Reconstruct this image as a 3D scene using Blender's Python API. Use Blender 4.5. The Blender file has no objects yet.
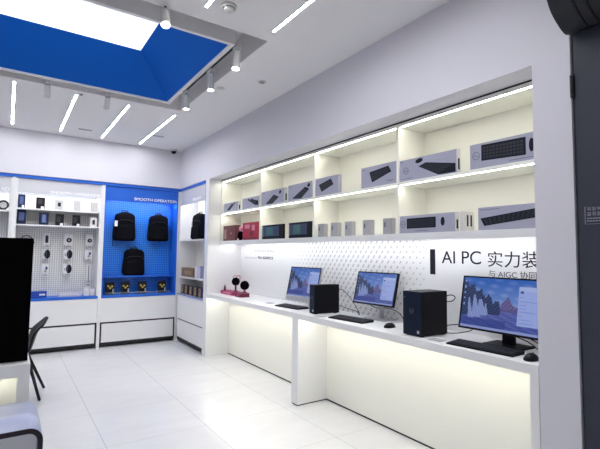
import bpy, bmesh, math, random
from mathutils import Vector, Matrix
random.seed(4)
S = bpy.context.scene
COL = S.collection
R = math.radians

# ------------------------------------------------------------------ materials
def mat(name, color, rough=0.5, metal=0.0, emit=None, strength=0.0, spec=0.5, bump=0.0, bscale=60, var=0.0, coat=0.0, trans=0.0):
    m = bpy.data.materials.new(name); m.use_nodes = True
    nt = m.node_tree; b = nt.nodes['Principled BSDF']
    b.inputs['Base Color'].default_value = (*color, 1)
    b.inputs['Roughness'].default_value = rough
    b.inputs['Metallic'].default_value = metal
    b.inputs['Specular IOR Level'].default_value = spec
    b.inputs['Coat Weight'].default_value = coat
    b.inputs['Transmission Weight'].default_value = trans
    if emit:
        b.inputs['Emission Color'].default_value = (*emit, 1)
        b.inputs['Emission Strength'].default_value = strength
    if bump or var:
        tc = nt.nodes.new('ShaderNodeTexCoord')
        n = nt.nodes.new('ShaderNodeTexNoise'); n.inputs['Scale'].default_value = bscale; n.inputs['Detail'].default_value = 4
        nt.links.new(tc.outputs['Object'], n.inputs['Vector'])
        if bump:
            bp = nt.nodes.new('ShaderNodeBump'); bp.inputs['Strength'].default_value = bump; bp.inputs['Distance'].default_value = 0.004
            nt.links.new(n.outputs['Fac'], bp.inputs['Height']); nt.links.new(bp.outputs['Normal'], b.inputs['Normal'])
        if var:
            mx = nt.nodes.new('ShaderNodeMixRGB'); mx.inputs['Color1'].default_value = (*[c*(1-var) for c in color], 1)
            mx.inputs['Color2'].default_value = (*[min(1, c*(1+var)) for c in color], 1)
            nt.links.new(n.outputs['Fac'], mx.inputs['Fac']); nt.links.new(mx.outputs['Color'], b.inputs['Base Color'])
    return m

def floor_mat():
    m = mat('floor_tile', (0.6, 0.6, 0.64), 0.18)
    nt = m.node_tree; b = nt.nodes['Principled BSDF']; L = nt.links
    tc = nt.nodes.new('ShaderNodeTexCoord')
    sx = nt.nodes.new('ShaderNodeSeparateXYZ'); L.new(tc.outputs['Object'], sx.inputs['Vector'])
    def M(op, a, c=None):
        n = nt.nodes.new('ShaderNodeMath'); n.operation = op
        for i, v in enumerate((a, c)):
            if v is None: continue
            if isinstance(v, (int, float)): n.inputs[i].default_value = v
            else: L.new(v, n.inputs[i])
        return n.outputs[0]
    def line(axis, off, pitch, w):
        t = M('FRACT', M('DIVIDE', M('SUBTRACT', sx.outputs[axis], off), pitch))
        d = M('MINIMUM', t, M('SUBTRACT', 1.0, t))
        return M('LESS_THAN', d, w/pitch)
    g = M('MAXIMUM', line('X', 0.69-7.9, 0.79, 0.0019), M('MULTIPLY', line('Y', 2.80-7.9, 0.79, 0.0019), 0.75))
    n = nt.nodes.new('ShaderNodeTexNoise'); n.inputs['Scale'].default_value = 1.6; n.inputs['Detail'].default_value = 8; n.inputs['Distortion'].default_value = 1.2
    mp = nt.nodes.new('ShaderNodeMapping'); mp.inputs['Scale'].default_value = (1, 3.2, 1); mp.inputs['Rotation'].default_value = (0, 0, 0.5)
    L.new(tc.outputs['Object'], mp.inputs['Vector']); L.new(mp.outputs['Vector'], n.inputs['Vector'])
    cr = nt.nodes.new('ShaderNodeValToRGB')
    cr.color_ramp.elements[0].position = 0.3; cr.color_ramp.elements[0].color = (0.66, 0.66, 0.685, 1)
    cr.color_ramp.elements[1].position = 0.7; cr.color_ramp.elements[1].color = (0.70, 0.70, 0.72, 1)
    L.new(n.outputs['Fac'], cr.inputs['Fac'])
    mx = nt.nodes.new('ShaderNodeMixRGB'); L.new(M('MULTIPLY', g, 0.62), mx.inputs['Fac']); L.new(cr.outputs['Color'], mx.inputs['Color1'])
    mx.inputs['Color2'].default_value = (0.16, 0.16, 0.18, 1); L.new(mx.outputs['Color'], b.inputs['Base Color'])
    return m

def peg_mat(name, base, hole, pitch=0.031, r=0.26, rough=0.45):
    m = mat(name, base, rough)
    nt = m.node_tree; b = nt.nodes['Principled BSDF']; L = nt.links
    tc = nt.nodes.new('ShaderNodeTexCoord'); sx = nt.nodes.new('ShaderNodeSeparateXYZ'); L.new(tc.outputs['Object'], sx.inputs['Vector'])
    def M(op, a, c=None):
        n = nt.nodes.new('ShaderNodeMath'); n.operation = op
        for i, v in enumerate((a, c)):
            if v is None: continue
            if isinstance(v, (int, float)): n.inputs[i].default_value = v
            else: L.new(v, n.inputs[i])
        return n.outputs[0]
    h = None
    for ax in ('X', 'Z'):
        t = M('LESS_THAN', M('ABSOLUTE', M('SUBTRACT', M('FRACT', M('DIVIDE', M('ADD', sx.outputs[ax], 9.3), pitch)), 0.5)), r)
        h = t if h is None else M('MULTIPLY', h, t)
    mx = nt.nodes.new('ShaderNodeMixRGB'); L.new(h, mx.inputs['Fac']); mx.inputs['Color1'].default_value = (*base, 1); mx.inputs['Color2'].default_value = (*hole, 1)
    L.new(mx.outputs['Color'], b.inputs['Base Color'])
    return m

WALL = mat('wall_paint', (0.66, 0.65, 0.71), 0.7, bump=0.05, bscale=120)
CEIL = mat('ceiling_paint', (0.80, 0.79, 0.80), 0.8)
FLOOR = floor_mat()
WHITE = mat('white_laminate', (0.78, 0.78, 0.79), 0.35)
WHITE_W = mat('white_board', (0.87, 0.865, 0.81), 0.5)
GREYL = mat('light_grey_laminate', (0.60, 0.60, 0.64), 0.4)
BLACK = mat('black_gap', (0.006, 0.006, 0.008), 0.6)
BLKP = mat('black_plastic', (0.004, 0.004, 0.006), 0.45, spec=0.15)
TVB = mat('black_screen_off', (0.0005, 0.0005, 0.0007), 0.6, spec=0.03)
DKNAVY = mat('dark_navy_metal', (0.005, 0.010, 0.026), 0.45, spec=0.15)
BLUE = mat('blue_paint', (0.0, 0.118, 0.56), 0.7, spec=0.2)
BLUEF = mat('blue_frame', (0.01, 0.12, 0.60), 0.4)
PEGW = peg_mat('white_pegboard', (0.72, 0.72, 0.72), (0.30, 0.30, 0.31), r=0.24)
PEGB = peg_mat('blue_pegboard', (0.025, 0.26, 0.86), (0.005, 0.07, 0.38), r=0.27)
LEDW = mat('warm_led', (1, 1, 1), 0.5, emit=(1.0, 0.97, 0.80), strength=17)
LEDC = mat('cool_led', (1, 1, 1), 0.5, emit=(0.97, 0.98, 1.0), strength=22)
LEDD = mat('display_led', (1, 1, 1), 0.5, emit=(1.0, 0.98, 0.88), strength=14)
STRIP = mat('ceiling_strip_led', (1, 1, 1), 0.5, emit=(0.97, 0.98, 1.0), strength=50)
SKYL = mat('skylight_diffuser', (1, 1, 1), 0.6, emit=(0.84, 0.93, 1.0), strength=0.52)
LENS = mat('spot_lens', (1, 1, 1), 0.4, emit=(1.0, 0.98, 0.95), strength=12)
LAMPB = mat('lamp_white', (0.62, 0.61, 0.60), 0.4)
SILVER = mat('silver_plastic', (0.5, 0.5, 0.53), 0.35, metal=0.4)
DOORM = mat('dark_grey_door', (0.042, 0.046, 0.066), 0.5, spec=0.25)
CURT = mat('air_curtain_shell', (0.022, 0.023, 0.030), 0.4, spec=0.25)
CARTON = mat('lavender_carton', (0.38, 0.38, 0.49), 0.5)
CARTW = mat('white_carton', (0.66, 0.65, 0.66), 0.5)
CARTG = mat('grey_carton', (0.40, 0.40, 0.42), 0.55)
INK = mat('black_ink', (0.009, 0.010, 0.020), 0.6, spec=0.2)
INKG = mat('grey_ink', (0.15, 0.15, 0.22), 0.6)
INKL = mat('dim_logo_ink', (0.07, 0.08, 0.11), 0.5)
INKK = mat('key_ink', (0.0115, 0.0125, 0.023), 0.5)
NAVYBOX = mat('navy_carton', (0.012, 0.016, 0.05), 0.6, spec=.2)
BLKBOX = mat('black_carton', (0.008, 0.007, 0.012), 0.6, spec=0.2)
FABRIC = mat('black_fabric', (0.0035, 0.0035, 0.006), 0.9, spec=0.1, bump=0.5, bscale=160)
FABRIC2 = mat('black_webbing', (0.014, 0.014, 0.018), 0.8)
TAGW = mat('white_tag', (0.75, 0.74, 0.78), 0.6)
SIGNW = mat('white_letters', (0.86, 0.86, 0.88), 0.5, emit=(1, 1, 1), strength=0.08)
YELLOW = mat('yellow_print', (0.55, 0.42, 0.06), 0.5)
BROWN = mat('kraft_brown', (0.20, 0.13, 0.08), 0.7)
BROWN2 = mat('kraft_tan', (0.30, 0.21, 0.14), 0.7)
MAG = mat('magenta_card', (0.34, 0.01, 0.10), 0.4)
DRED = mat('dark_red_card', (0.14, 0.008, 0.03), 0.4)
RED = mat('red_card', (0.38, 0.012, 0.035), 0.4)
PINK = mat('pink_print', (0.62, 0.25, 0.32), 0.5)
MAROON = mat('maroon_card', (0.13, 0.035, 0.04), 0.45)
FUZZ = mat('black_fuzz', (0.002, 0.001, 0.002), 0.95, spec=0.05, bump=0.8, bscale=300)
LAV = mat('pale_blue_laminate', (0.44, 0.48, 0.68), 0.25)
EDGE = mat('dark_edge_band', (0.022, 0.017, 0.024), 0.5, spec=.25)
GAPB = mat('blue_accent', (0.02, 0.09, 0.50), 0.5)
CLEAR = mat('clear_acrylic', (0.8, 0.85, 0.9), 0.05, trans=0.9)
BLUEG = mat('blue_box', (0.015, 0.06, 0.36), 0.45)
LILAC = mat('lilac_box', (0.52, 0.50, 0.62), 0.5)

# ------------------------------------------------------------------ mesh helpers
class MB:
    def __init__(s): s.bm = bmesh.new()
    def box(s, x0, x1, y0, y1, z0, z1, bev=0.0):
        g = bmesh.ops.create_cube(s.bm, size=1)
        vs = g['verts']
        for v in vs:
            v.co = Vector(((x0+x1)/2+v.co.x*(x1-x0), (y0+y1)/2+v.co.y*(y1-y0), (z0+z1)/2+v.co.z*(z1-z0)))
        if bev:
            es = {e for v in vs for e in v.link_edges}
            bmesh.ops.bevel(s.bm, geom=list(es), offset=bev, segments=2, affect='EDGES', profile=0.7)
        return s
    def cyl(s, p0, p1, r0, r1=None, n=20):
        r1 = r0 if r1 is None else r1
        p0, p1 = Vector(p0), Vector(p1); d = p1-p0
        q = d.to_track_quat('Z', 'Y').to_matrix().to_4x4()
        bmesh.ops.create_cone(s.bm, cap_ends=True, segments=n, radius1=r0, radius2=r1, depth=d.length, matrix=Matrix.Translation((p0+p1)/2) @ q)
        return s
    def tube(s, pts, r, n=8):
        pts = [Vector(p) for p in pts]
        prev = None; rings = []
        for i, p in enumerate(pts):
            t = (pts[min(i+1, len(pts)-1)]-pts[max(i-1, 0)]).normalized()
            a = t.orthogonal().normalized() if prev is None else (prev-t*prev.dot(t)).normalized()
            prev = a; b = t.cross(a)
            rings.append([s.bm.verts.new(p+(a*math.cos(2*math.pi*k/n)+b*math.sin(2*math.pi*k/n))*r) for k in range(n)])
        for A, B in zip(rings, rings[1:]):
            for k in range(n): s.bm.faces.new((A[k], A[(k+1) % n], B[(k+1) % n], B[k]))
        s.bm.faces.new(rings[0][::-1]); s.bm.faces.new(rings[-1])
        return s
    def prism(s, poly, d):
        d = Vector(d); A = [s.bm.verts.new(Vector(p)) for p in poly]; B = [s.bm.verts.new(Vector(p)+d) for p in poly]
        n = len(A); s.bm.faces.new(A[::-1]); s.bm.faces.new(B)
        for k in range(n): s.bm.faces.new((A[k], A[(k+1) % n], B[(k+1) % n], B[k]))
        return s
    def sphere(s, c, r, sc=(1, 1, 1), n=20):
        bmesh.ops.create_uvsphere(s.bm, u_segments=n, v_segments=n//2, radius=r, matrix=Matrix.Translation(c) @ Matrix.Diagonal((*sc, 1)))
        return s
    def ring(s, c, axis, R0, r, n=28, k=6, arc=(0, 2*math.pi)):
        q = Vector(axis).to_track_quat('Z', 'Y')
        pts = [Vector(c)+q @ Vector((math.cos(a)*R0, math.sin(a)*R0, 0)) for a in [arc[0]+(arc[1]-arc[0])*i/n for i in range(n+1)]]
        return s.tube(pts, r, k)
    def build(s, name, m, parent=None, smooth=False, mat_world=None):
        bmesh.ops.recalc_face_normals(s.bm, faces=s.bm.faces)
        me = bpy.data.meshes.new(name); s.bm.to_mesh(me); s.bm.free()
        me.materials.append(m)
        if smooth:
            for p in me.polygons: p.use_smooth = True
        o = bpy.data.objects.new(name, me); COL.objects.link(o)
        if parent: o.parent = parent
        return o

def bezier(pts, n=10):
    # Catmull-Rom through points
    P = [Vector(p) for p in pts]; P = [P[0]*2-P[1]]+P+[P[-1]*2-P[-2]]; out = []
    for i in range(1, len(P)-2):
        for k in range(n):
            t = k/n
            out.append(0.5*((2*P[i])+(-P[i-1]+P[i+1])*t+(2*P[i-1]-5*P[i]+4*P[i+1]-P[i+2])*t*t+(-P[i-1]+3*P[i]-3*P[i+1]+P[i+2])*t**3))
    out.append(P[-2]); return out

def tag(o, label, cat, group=None, kind=None):
    o['label'] = label; o['category'] = cat
    if group: o['group'] = group
    if kind: o['kind'] = kind
    return o
def struct(o, label=None):
    o['kind'] = 'structure'
    if label: o['label'] = label
    return o
def thing(name, label, cat, loc=(0, 0, 0), rot=(0, 0, 0), group=None):
    o = bpy.data.objects.new(name, None); COL.objects.link(o); o.location = loc; o.rotation_euler = rot; o.empty_display_size = 0.1
    return tag(o, label, cat, group)
def copy_tree(o, parent=None):
    c = o.copy(); COL.objects.link(c); c.parent = parent
    for ch in list(o.children): copy_tree(ch, c)
    return c

FACE_NEG_X = Matrix(((0, 0, -1), (-1, 0, 0), (0, 1, 0)))   # text that faces -X, reads along -Y
FACE_NEG_Y = Matrix(((1, 0, 0), (0, 0, -1), (0, 1, 0)))    # text that faces -Y, reads along +X
def text(name, body, m, loc, size, facing, parent, width=None, bold=0.0, ext=0.0015, align='LEFT', space=1.0):
    c = bpy.data.curves.new(name, 'FONT'); c.body = body; c.size = size; c.extrude = ext; c.offset = bold; c.align_x = align; c.space_character = space
    t = bpy.data.objects.new(name, c); COL.objects.link(t)
    bpy.context.view_layer.update()
    me = bpy.data.meshes.new_from_object(t.evaluated_get(bpy.context.evaluated_depsgraph_get()))
    bpy.data.objects.remove(t)
    if width:
        xs = [v.co.x for v in me.vertices]; k = width/(max(xs)-min(xs))
        for v in me.vertices: v.co.x *= k
    me.transform(facing.to_4x4()); me.materials.clear(); me.materials.append(m)
    o = bpy.data.objects.new(name, me); COL.objects.link(o); o.location = loc
    if parent: o.parent = parent
    return o

# ------------------------------------------------------------------ camera
cam = bpy.data.cameras.new('camera'); co = bpy.data.objects.new('camera', cam); COL.objects.link(co)
cam.sensor_fit = 'HORIZONTAL'; cam.sensor_width = 36; cam.lens = 25.92; cam.clip_start = 0.05
f_ = 432.; cx, cy = 300., 224.5
vx = Vector((940-cx, -(261-cy), -f_)); vy = Vector((7-cx, -(250-cy), -f_))
X = vx.normalized(); Y = (vy-X*X.dot(vy)).normalized(); Z = X.cross(Y)
co.matrix_world = Matrix.Translation((0, 0, 1.475)) @ Matrix((X, Y, Z)).to_4x4()
S.camera = co

# ------------------------------------------------------------------ setting
ZC = 3.19; XW = 2.394; YW = 7.22
o = struct(MB().box(-4, 3.2, -3.5, 7.8, -0.06, 0).build('floor', FLOOR))
# ceiling with the recessed tray around the skylight
TX0, TX1, TY0, TY1 = -3.0, 1.67, 2.97, 5.10
m = MB()
m.box(-4, 3.2, -3.5, TY0, ZC, ZC+0.5); m.box(-4, 3.2, TY1, 7.8, ZC, ZC+0.5)
m.box(TX1, 3.2, TY0, TY1, ZC, ZC+0.5); m.box(-4, TX0, TY0, TY1, ZC, ZC+0.5)
m.box(TX0, TX1, TY0, 3.17, ZC+0.26, ZC+0.5); m.box(TX0, TX1, 4.93, TY1, ZC+0.26, ZC+0.5)
m.box(1.48, TX1, 3.17, 4.93, ZC+0.26, ZC+0.5); m.box(TX0, -2.8, 3.17, 4.93, ZC+0.26, ZC+0.5)
struct(m.build('ceiling', CEIL))

m = MB()
m.box(XW, 3.2, 1.235, 7.22, 2.545, ZC)           # upper wall above the shelves
m.box(XW, 3.2, 1.035, 1.235, 0, ZC)              # column
m.box(XW, 3.2, -3.5, 1.035, 2.66, ZC)            # over the door
m.box(2.96, 3.2, 1.235, 7.7, 0, 2.545)           # back of the niche
struct(m.build('wall_right', WALL))
m = MB()
m.box(XW, 2.96, 5.905, 6.035, 0, 2.545)
struct(m.build('trim_1', WHITE))
m = MB()
m.box(-4, 3.2, YW, 7.8, 2.55, ZC); m.box(-4, 3.2, 7.66, 7.8, 0, 2.55)
struct(m.build('wall_back', WALL))
struct(MB().box(-4.1, -3.9, -3.5, 7.8, 0, ZC).build('wall_left', WALL))

# skylight
sk = thing('skylight', 'large glowing ceiling skylight sunk in a blue tapered well', 'skylight', (-0.68, 4.05, ZC))
def rel(root, o):
    # parts are modelled in room coordinates; move them into the thing's own frame
    if o.location.length > 0: o.location = o.location-root.location
    else: o.data.transform(Matrix.Translation(-root.location))
    o.parent = root; return o
def subrel(root, part, o): rel(root, o); o.parent = part; return o
ix0, ix1, iy0, iy1 = -2.72, 1.445, 3.205, 4.895
tx0, tx1, ty0, ty1, zt = -2.32, 1.045, 3.58, 4.52, ZC+0.355
m = MB(); b = [(ix0, iy0), (ix1, iy0), (ix1, iy1), (ix0, iy1)]; t = [(tx0, ty0), (tx1, ty0), (tx1, ty1), (tx0, ty1)]
for k in range(4):
    a, c = b[k], b[(k+1) % 4]; d, e = t[(k+1) % 4], t[k]
    nx, ny = ((0, -1), (1, 0), (0, 1), (-1, 0))[k]
    m.prism([(a[0], a[1], ZC+0.012), (c[0], c[1], ZC+0.012), (d[0], d[1], zt), (e[0], e[1], zt)], (nx*0.012, ny*0.012, 0))
rel(sk, m.build('well', BLUE))
m = MB()
for (a, bb, c, d) in ((ix0-.04, ix1+.04, iy0-.035, iy0), (ix0-.04, ix1+.04, iy1, iy1+.035), (ix1, ix1+.035, iy0, iy1), (ix0-.035, ix0, iy0, iy1)):
    m.box(a, bb, c, d, ZC-0.004, ZC+0.26)
rel(sk, m.build('collar', CEIL))
rel(sk, MB().box(tx0-.02, tx1+.02, ty0-.02, ty1+.02, zt+0.001, zt+0.03).build('light_panel', SKYL))

# ceiling strip lights
def strip(x, y0, y1, label):
    t = thing('ceiling_strip_light', label, 'ceiling light', (x, (y0+y1)/2, ZC), group='recessed linear ceiling lights')
    l = (y1-y0)/2
    MB().box(-.010, .010, -l, l, -0.0035, 0.02).build('diffuser', STRIP, t)
    m = MB()
    for s in (-1, 1):
        m.box(min(s*.010, s*.015), max(s*.010, s*.015), -l-.006, l+.006, -0.005, 0.02)
        m.box(-.015, .015, min(s*l, s*(l+.006)), max(s*l, s*(l+.006)), -0.005, 0.02)
    m.build('frame', LAMPB, t)
strip(-0.02, 5.19, 6.98, 'far linear ceiling light, leftmost one in front of the back wall')
strip(0.553, 5.24, 6.97, 'far linear ceiling light, second from the left beyond the blue skylight')
strip(1.107, 5.26, 7.0, 'far linear ceiling light, third from the left beyond the blue skylight')
strip(1.668, 5.30, 7.02, 'far linear ceiling light, rightmost of four, near the dome camera')
strip(1.63, 1.0, 2.81, 'near linear ceiling light, long one right of the smoke detector')
strip(1.073, 1.0, 2.79, 'near linear ceiling light cut by the top edge beside the smoke detector')
for x in (-0.02, -1.1, -2.2): strip(x, 0.6, 2.4, 'linear ceiling light on the near side of the skylight, above the top of the picture')
for x in (-1.1, -2.2): strip(x, 5.19, 6.98, 'linear ceiling light beyond the skylight, left of the picture')

# ceiling fittings
t = thing('smoke_detector', 'round white smoke detector on the ceiling between two strip lights', 'smoke detector', (1.20, 2.69, ZC))
MB().cyl((0, 0, 0), (0, 0, -0.02), 0.055, 0.052, 28).build('base', LAMPB, t, True)
MB().cyl((0, 0, -0.022), (0, 0, -0.040), 0.040, 0.028, 28).build('sensor_cap', LAMPB, t, True)
MB().ring((0, 0, -0.021), (0, 0, 1), 0.040, 0.003).build('vent_slot', BLACK, t)
GREYM = mat('grey_metal', (0.33, 0.33, 0.34), 0.4, metal=0.5)
def ceilspot(name, x, y, r, label, cat, m2=GREYM):
    t = thing(name, label, cat, (x, y, ZC))
    MB().cyl((0, 0, 0.002), (0, 0, -0.006), r, r*0.95, 24).build('rim', LAMPB, t)
    MB().cyl((0, 0, -0.006), (0, 0, -0.012), r*0.6, r*0.55, 24).build('centre', m2, t)
ceilspot('ceiling_speaker', 2.04, 3.73, 0.045, 'small round grey fitting on the ceiling nearest the right wall', 'ceiling fitting')
ceilspot('ceiling_sensor', 1.77, 4.13, 0.045, 'small pale round fitting on the ceiling right of the middle spotlight', 'ceiling fitting', LAMPB)
ceilspot('sprinkler', 0.595, 5.19, 0.022, 'small dark sprinkler head at the far edge of the skylight tray', 'sprinkler', BLACK)
def vent(x, y, label):
    t = thing('ceiling_vent', label, 'ceiling vent', (x, y, ZC))
    MB().box(-.09, .09, -.03, .03, -.004, 0).build('frame', LAMPB, t)
    m = MB()
    for k in range(3): m.box(-.08, .08, -.02+k*.015, -.012+k*.015, -.006, -.003)
    m.build('slat', GREYM, t)
vent(0.84, 6.70, 'flat slotted vent on the ceiling between the second and third far strip lights')
vent(1.775, 6.42, 'flat slotted vent on the ceiling right of the last far strip light')
t = thing('dome_camera', 'small dark dome camera on the ceiling in the far right corner', 'security camera', (2.24, 7.12, ZC))
MB().cyl((0, 0, 0.002), (0, 0, -0.03), 0.055, 0.05, 20).build('base', LAMPB, t, True)
MB().sphere((0, 0, -0.035), 0.042, n=20).build('dome', BLKP, t, True)

# track and spotlights
t = thing('track_rail', 'thin black lighting track along the right edge of the skylight', 'track')
MB().box(1.482, 1.498, 3.16, 4.46, ZC-0.010, ZC+0.010).build('rail', BLKP, t)
MB().box(1.480, 1.522, 3.13, 3.16, ZC-0.014, ZC+0.014).build('end_cap', LAMPB, t)
def spotlight(x, y, label, direction, length=0.15, drop=0.035, z=ZC-0.012):
    t = thing('track_spotlight', label, 'spotlight', (x, y, z), group='white spotlights around the skylight')
    MB().box(-.02, .02, -.045, .045, -.028, 0, .003).build('adapter', LAMPB, t)
    MB().cyl((0, 0, -.028), (0, 0, -.028-drop), 0.008).build('stem', BLKP, t)
    d = Vector(direction).normalized(); c = Vector((0, 0, -.028-drop)); a = c-d*length*0.15; e = c+d*length*0.85
    MB().cyl(a, e, 0.029, 0.033, 24).build('lamp_body', LAMPB, t, False)
    MB().cyl(e, e+d*0.003, 0.028, 0.028, 24).build('lens', LENS, t)
    l = bpy.data.lights.new('spot_beam', 'SPOT'); l.energy = 14; l.spot_size = R(55); l.spot_blend = 0.6; l.shadow_soft_size = 0.03; l.color = (1, .97, .93)
    lo = bpy.data.objects.new('spot_beam', l); COL.objects.link(lo); lo.parent = t; lo.location = e+d*0.012
    lo.rotation_euler = d.to_track_quat('-Z', 'Y').to_euler()
spotlight(1.50, 4.40, 'white spotlight at the far end of the black track', (0.02, 0.02, -1))
spotlight(1.50, 3.74, 'white spotlight in the middle of the black track', (0.03, 0.02, -1))
spotlight(1.50, 3.18, 'white spotlight at the near end of the black track by the skylight corner', (-0.08, -0.02, -1))
spotlight(0.838, 2.955, 'round glowing spotlight at the near edge of the skylight, its lens facing out', (-0.05, -0.35, -1), 0.13, 0.05, ZC+0.03)
spotlight(0.262, 4.97, 'pale spotlight on the far side of the skylight, above the leftmost linear light', (0.05, 0.9, -0.8), 0.14, 0.02)
spotlight(0.828, 4.99, 'pale spotlight on the far side of the skylight, above the second and third linear lights', (0.05, 0.9, -0.8), 0.14, 0.02)

# ------------------------------------------------------------------ door and air curtain (near right)
d = bpy.data.objects.new('door_1', None); COL.objects.link(d); struct(d, 'dark grey door panel beside the white column'); d.location = (XW, 0.2, 0)
MB().box(0.012, 0.06, -1.6, 0.825, 0.01, 2.64).build('door_leaf', DOORM, d)
MB().box(0.03, 0.5, -3.7, 0.835, 0, 2.66).build('door_frame', BLACK, d)
m = MB(); m.box(-0.004, 0.03, 0.822, 0.838, 2.30, 2.42); m.cyl((-.002, .83, 2.305), (-.002, .83, 2.415), 0.006)
m.build('hinge', BLACK, d)
sg = MB()
# grey bracketed notice with two rows of blocky characters and two thin rows
y0 = 0.793; zt_ = 1.728
sg.box(0.009, 0.012, y0-0.003, y0, zt_-0.088, zt_)
sg.box(0.009, 0.012, y0-0.22, y0, zt_-0.090, zt_-0.088)
for r_, (za, zb) in enumerate(((1.722, 1.706), (1.698, 1.680))):
    for k in range(9):
        yy = y0-0.010-k*0.022
        sg.box(0.009, 0.012, yy-0.017, yy, zb+0.006, zb+0.008); sg.box(0.009, 0.012, yy-0.017, yy, za-0.003, za)
        sg.box(0.009, 0.012, yy-0.017, yy-0.014, zb, za); sg.box(0.009, 0.012, yy-0.009, yy-0.006, zb, za)
        if (k+r_) % 2: sg.box(0.009, 0.012, yy-0.016, yy-0.001, zb, zb+0.003)
for zb in (1.664, 1.651):
    for k in range(16):
        yy = y0-0.010-k*0.0125; sg.box(0.009, 0.012, yy-0.009, yy, zb, zb+0.006)
sg.build('notice', mat('notice_grey', (0.30, 0.30, 0.36), 0.6), d)

t = thing('air_curtain', 'dark grey rounded air curtain mounted above the dark door', 'air curtain', (XW, 0.3, 2.66))
prof = [(0.0, -0.022), (-0.03, -0.035), (-0.07, -0.040), (-0.13, -0.018), (-0.20, 0.026), (-0.245, 0.085), (-0.27, 0.15), (-0.275, 0.23), (-0.25, 0.33), (-0.18, 0.40), (-0.05, 0.43), (0.0, 0.43)]
prof = [(p.x, p.z) for p in bezier([(a, 0, b) for a, b in prof], 5)]
MB().prism([(a-0.001, 0.0, b) for a, b in prof], (0, 0.728, 0)).build('shell', CURT, t, False)
MB().prism([(a*1.0-0.003, -0.9, b) for a, b in prof], (0, 0.88, 0)).build('front_cover', CURT, t, False)
for yy in (0.625, 0.575):
    MB().tube([(a-0.002, yy, b-0.001) for a, b in prof if a < -0.005], 0.006, 6).build('seam', BLACK, t)

# ------------------------------------------------------------------ counter
X0, XB = XW, 2.93
t = thing('display_counter', 'long white waterfall counter with lit white front panels, along the right wall', 'counter', (2.66, 3.5, 0))
def P(o): return rel(t, o)
P(MB().box(X0, XB, 1.238, 5.903, 0.832, 0.885).build('worktop', WHITE))
for a, b in ((1.238, 1.285), (3.552, 3.662)):
    l = P(MB().box(X0, 2.78, a, b, 0.012, 0.832).build('leg', WHITE))
    k = MB().box(X0+0.006, 2.77, a+0.006, b-0.006, 0, 0.012).build('foot_gap', BLACK); subrel(t, l, k)
for a, b in ((1.285, 3.552), (3.662, 5.903)):
    P(MB().box(2.748, 2.775, a, b, 0.016, 0.832).build('front_panel', WHITE_W))
    P(MB().box(2.752, 2.775, a, b, 0, 0.016).build('plinth_gap', BLACK))
    P(MB().box(X0+0.09, X0+0.106, a+0.01, b-0.01, 0.826, 0.8325).build('light_strip', LEDW))

# ------------------------------------------------------------------ pattern wall board
t = thing('wall_board', 'white dashed-pattern wall board with dark AI PC lettering above the counter', 'wall board', (2.94, 3.5, 0.885))
def P(o): return rel(t, o)
P(MB().box(2.925, 2.958, 1.238, 5.903, 0.886, 1.604).build('panel', WHITE))
m = MB()
def cl(v): return max(0.0, min(1.0, v))
nz = 0
zz = 0.90
while zz < 1.595:
    k = 0; yy = 5.3-(nz % 2)*0.0375
    while yy > 2.42:
        s = 1.0
        if yy > 4.0: s = cl(1-(yy-4.0)/1.3-(zz-0.9)/0.7*cl((yy-4.0)/0.8)*0.9)
        if yy < 3.0: s = min(s, 0.45+0.55*cl((yy-2.42)/0.6))
        if s > 0.16:
            h = 0.0155*s; w = 0.009*s+0.001; sl = 0.010*s
            m.prism([(2.9252, yy+w+sl, zz-h), (2.9252, yy-w+sl, zz-h), (2.9252, yy-w-sl, zz+h), (2.9252, yy+w-sl, zz+h)], (-0.0012, 0, 0))
        yy -= 0.075; k += 1
    zz += 0.046; nz += 1
P(m.build('dash_pattern', mat('dash_grey', (0.47, 0.47, 0.49), 0.6)))
P(MB().box(2.921, 2.9252, 2.331, 2.381, 1.316, 1.523).build('accent_bar', INK))
P(text('lettering', 'AI PC', INK, (2.9245, 2.265, 1.410), 0.142, FACE_NEG_X, None, width=0.35))
P(text('lettering', '实力装', INK, (2.9245, 1.868, 1.404), 0.122, FACE_NEG_X, None, width=0.375))
P(text('lettering', '与 AIGC 协同', mat('dark_grey_ink', (0.10, 0.10, 0.12), 0.5), (2.9245, 1.858, 1.323), 0.056, FACE_NEG_X, None, width=0.345))
m = MB(); random.seed(8)
def glyph(m, y, z, h, w, n, th):
    for q in range(n):
        if random.random() < 0.5: m.box(2.923, 2.9252, y-w, y, z+h*q/n, z+h*q/n+th)
        else: yy = y-w*random.random(); m.box(2.923, 2.9252, yy-th, yy, z, z+h)
for k in range(8): glyph(m, 5.46-k*0.070, 1.488, 0.030, 0.045, 4, 0.005)
P(m.build('caption', mat('caption_light', (0.40, 0.40, 0.42), 0.6)))
m = MB()
for k in range(11): glyph(m, 5.77-k*0.035, 1.396, 0.020, 0.022, 3, 0.004)
P(m.build('caption', mat('caption_mid', (0.38, 0.38, 0.40), 0.6)))
m = MB()
for k in range(7): glyph(m, 5.375-k*0.062, 1.390, 0.036, 0.052, 6, 0.006)
P(m.build('caption', mat('caption_dark', (0.16, 0.16, 0.18), 0.6)))

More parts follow.
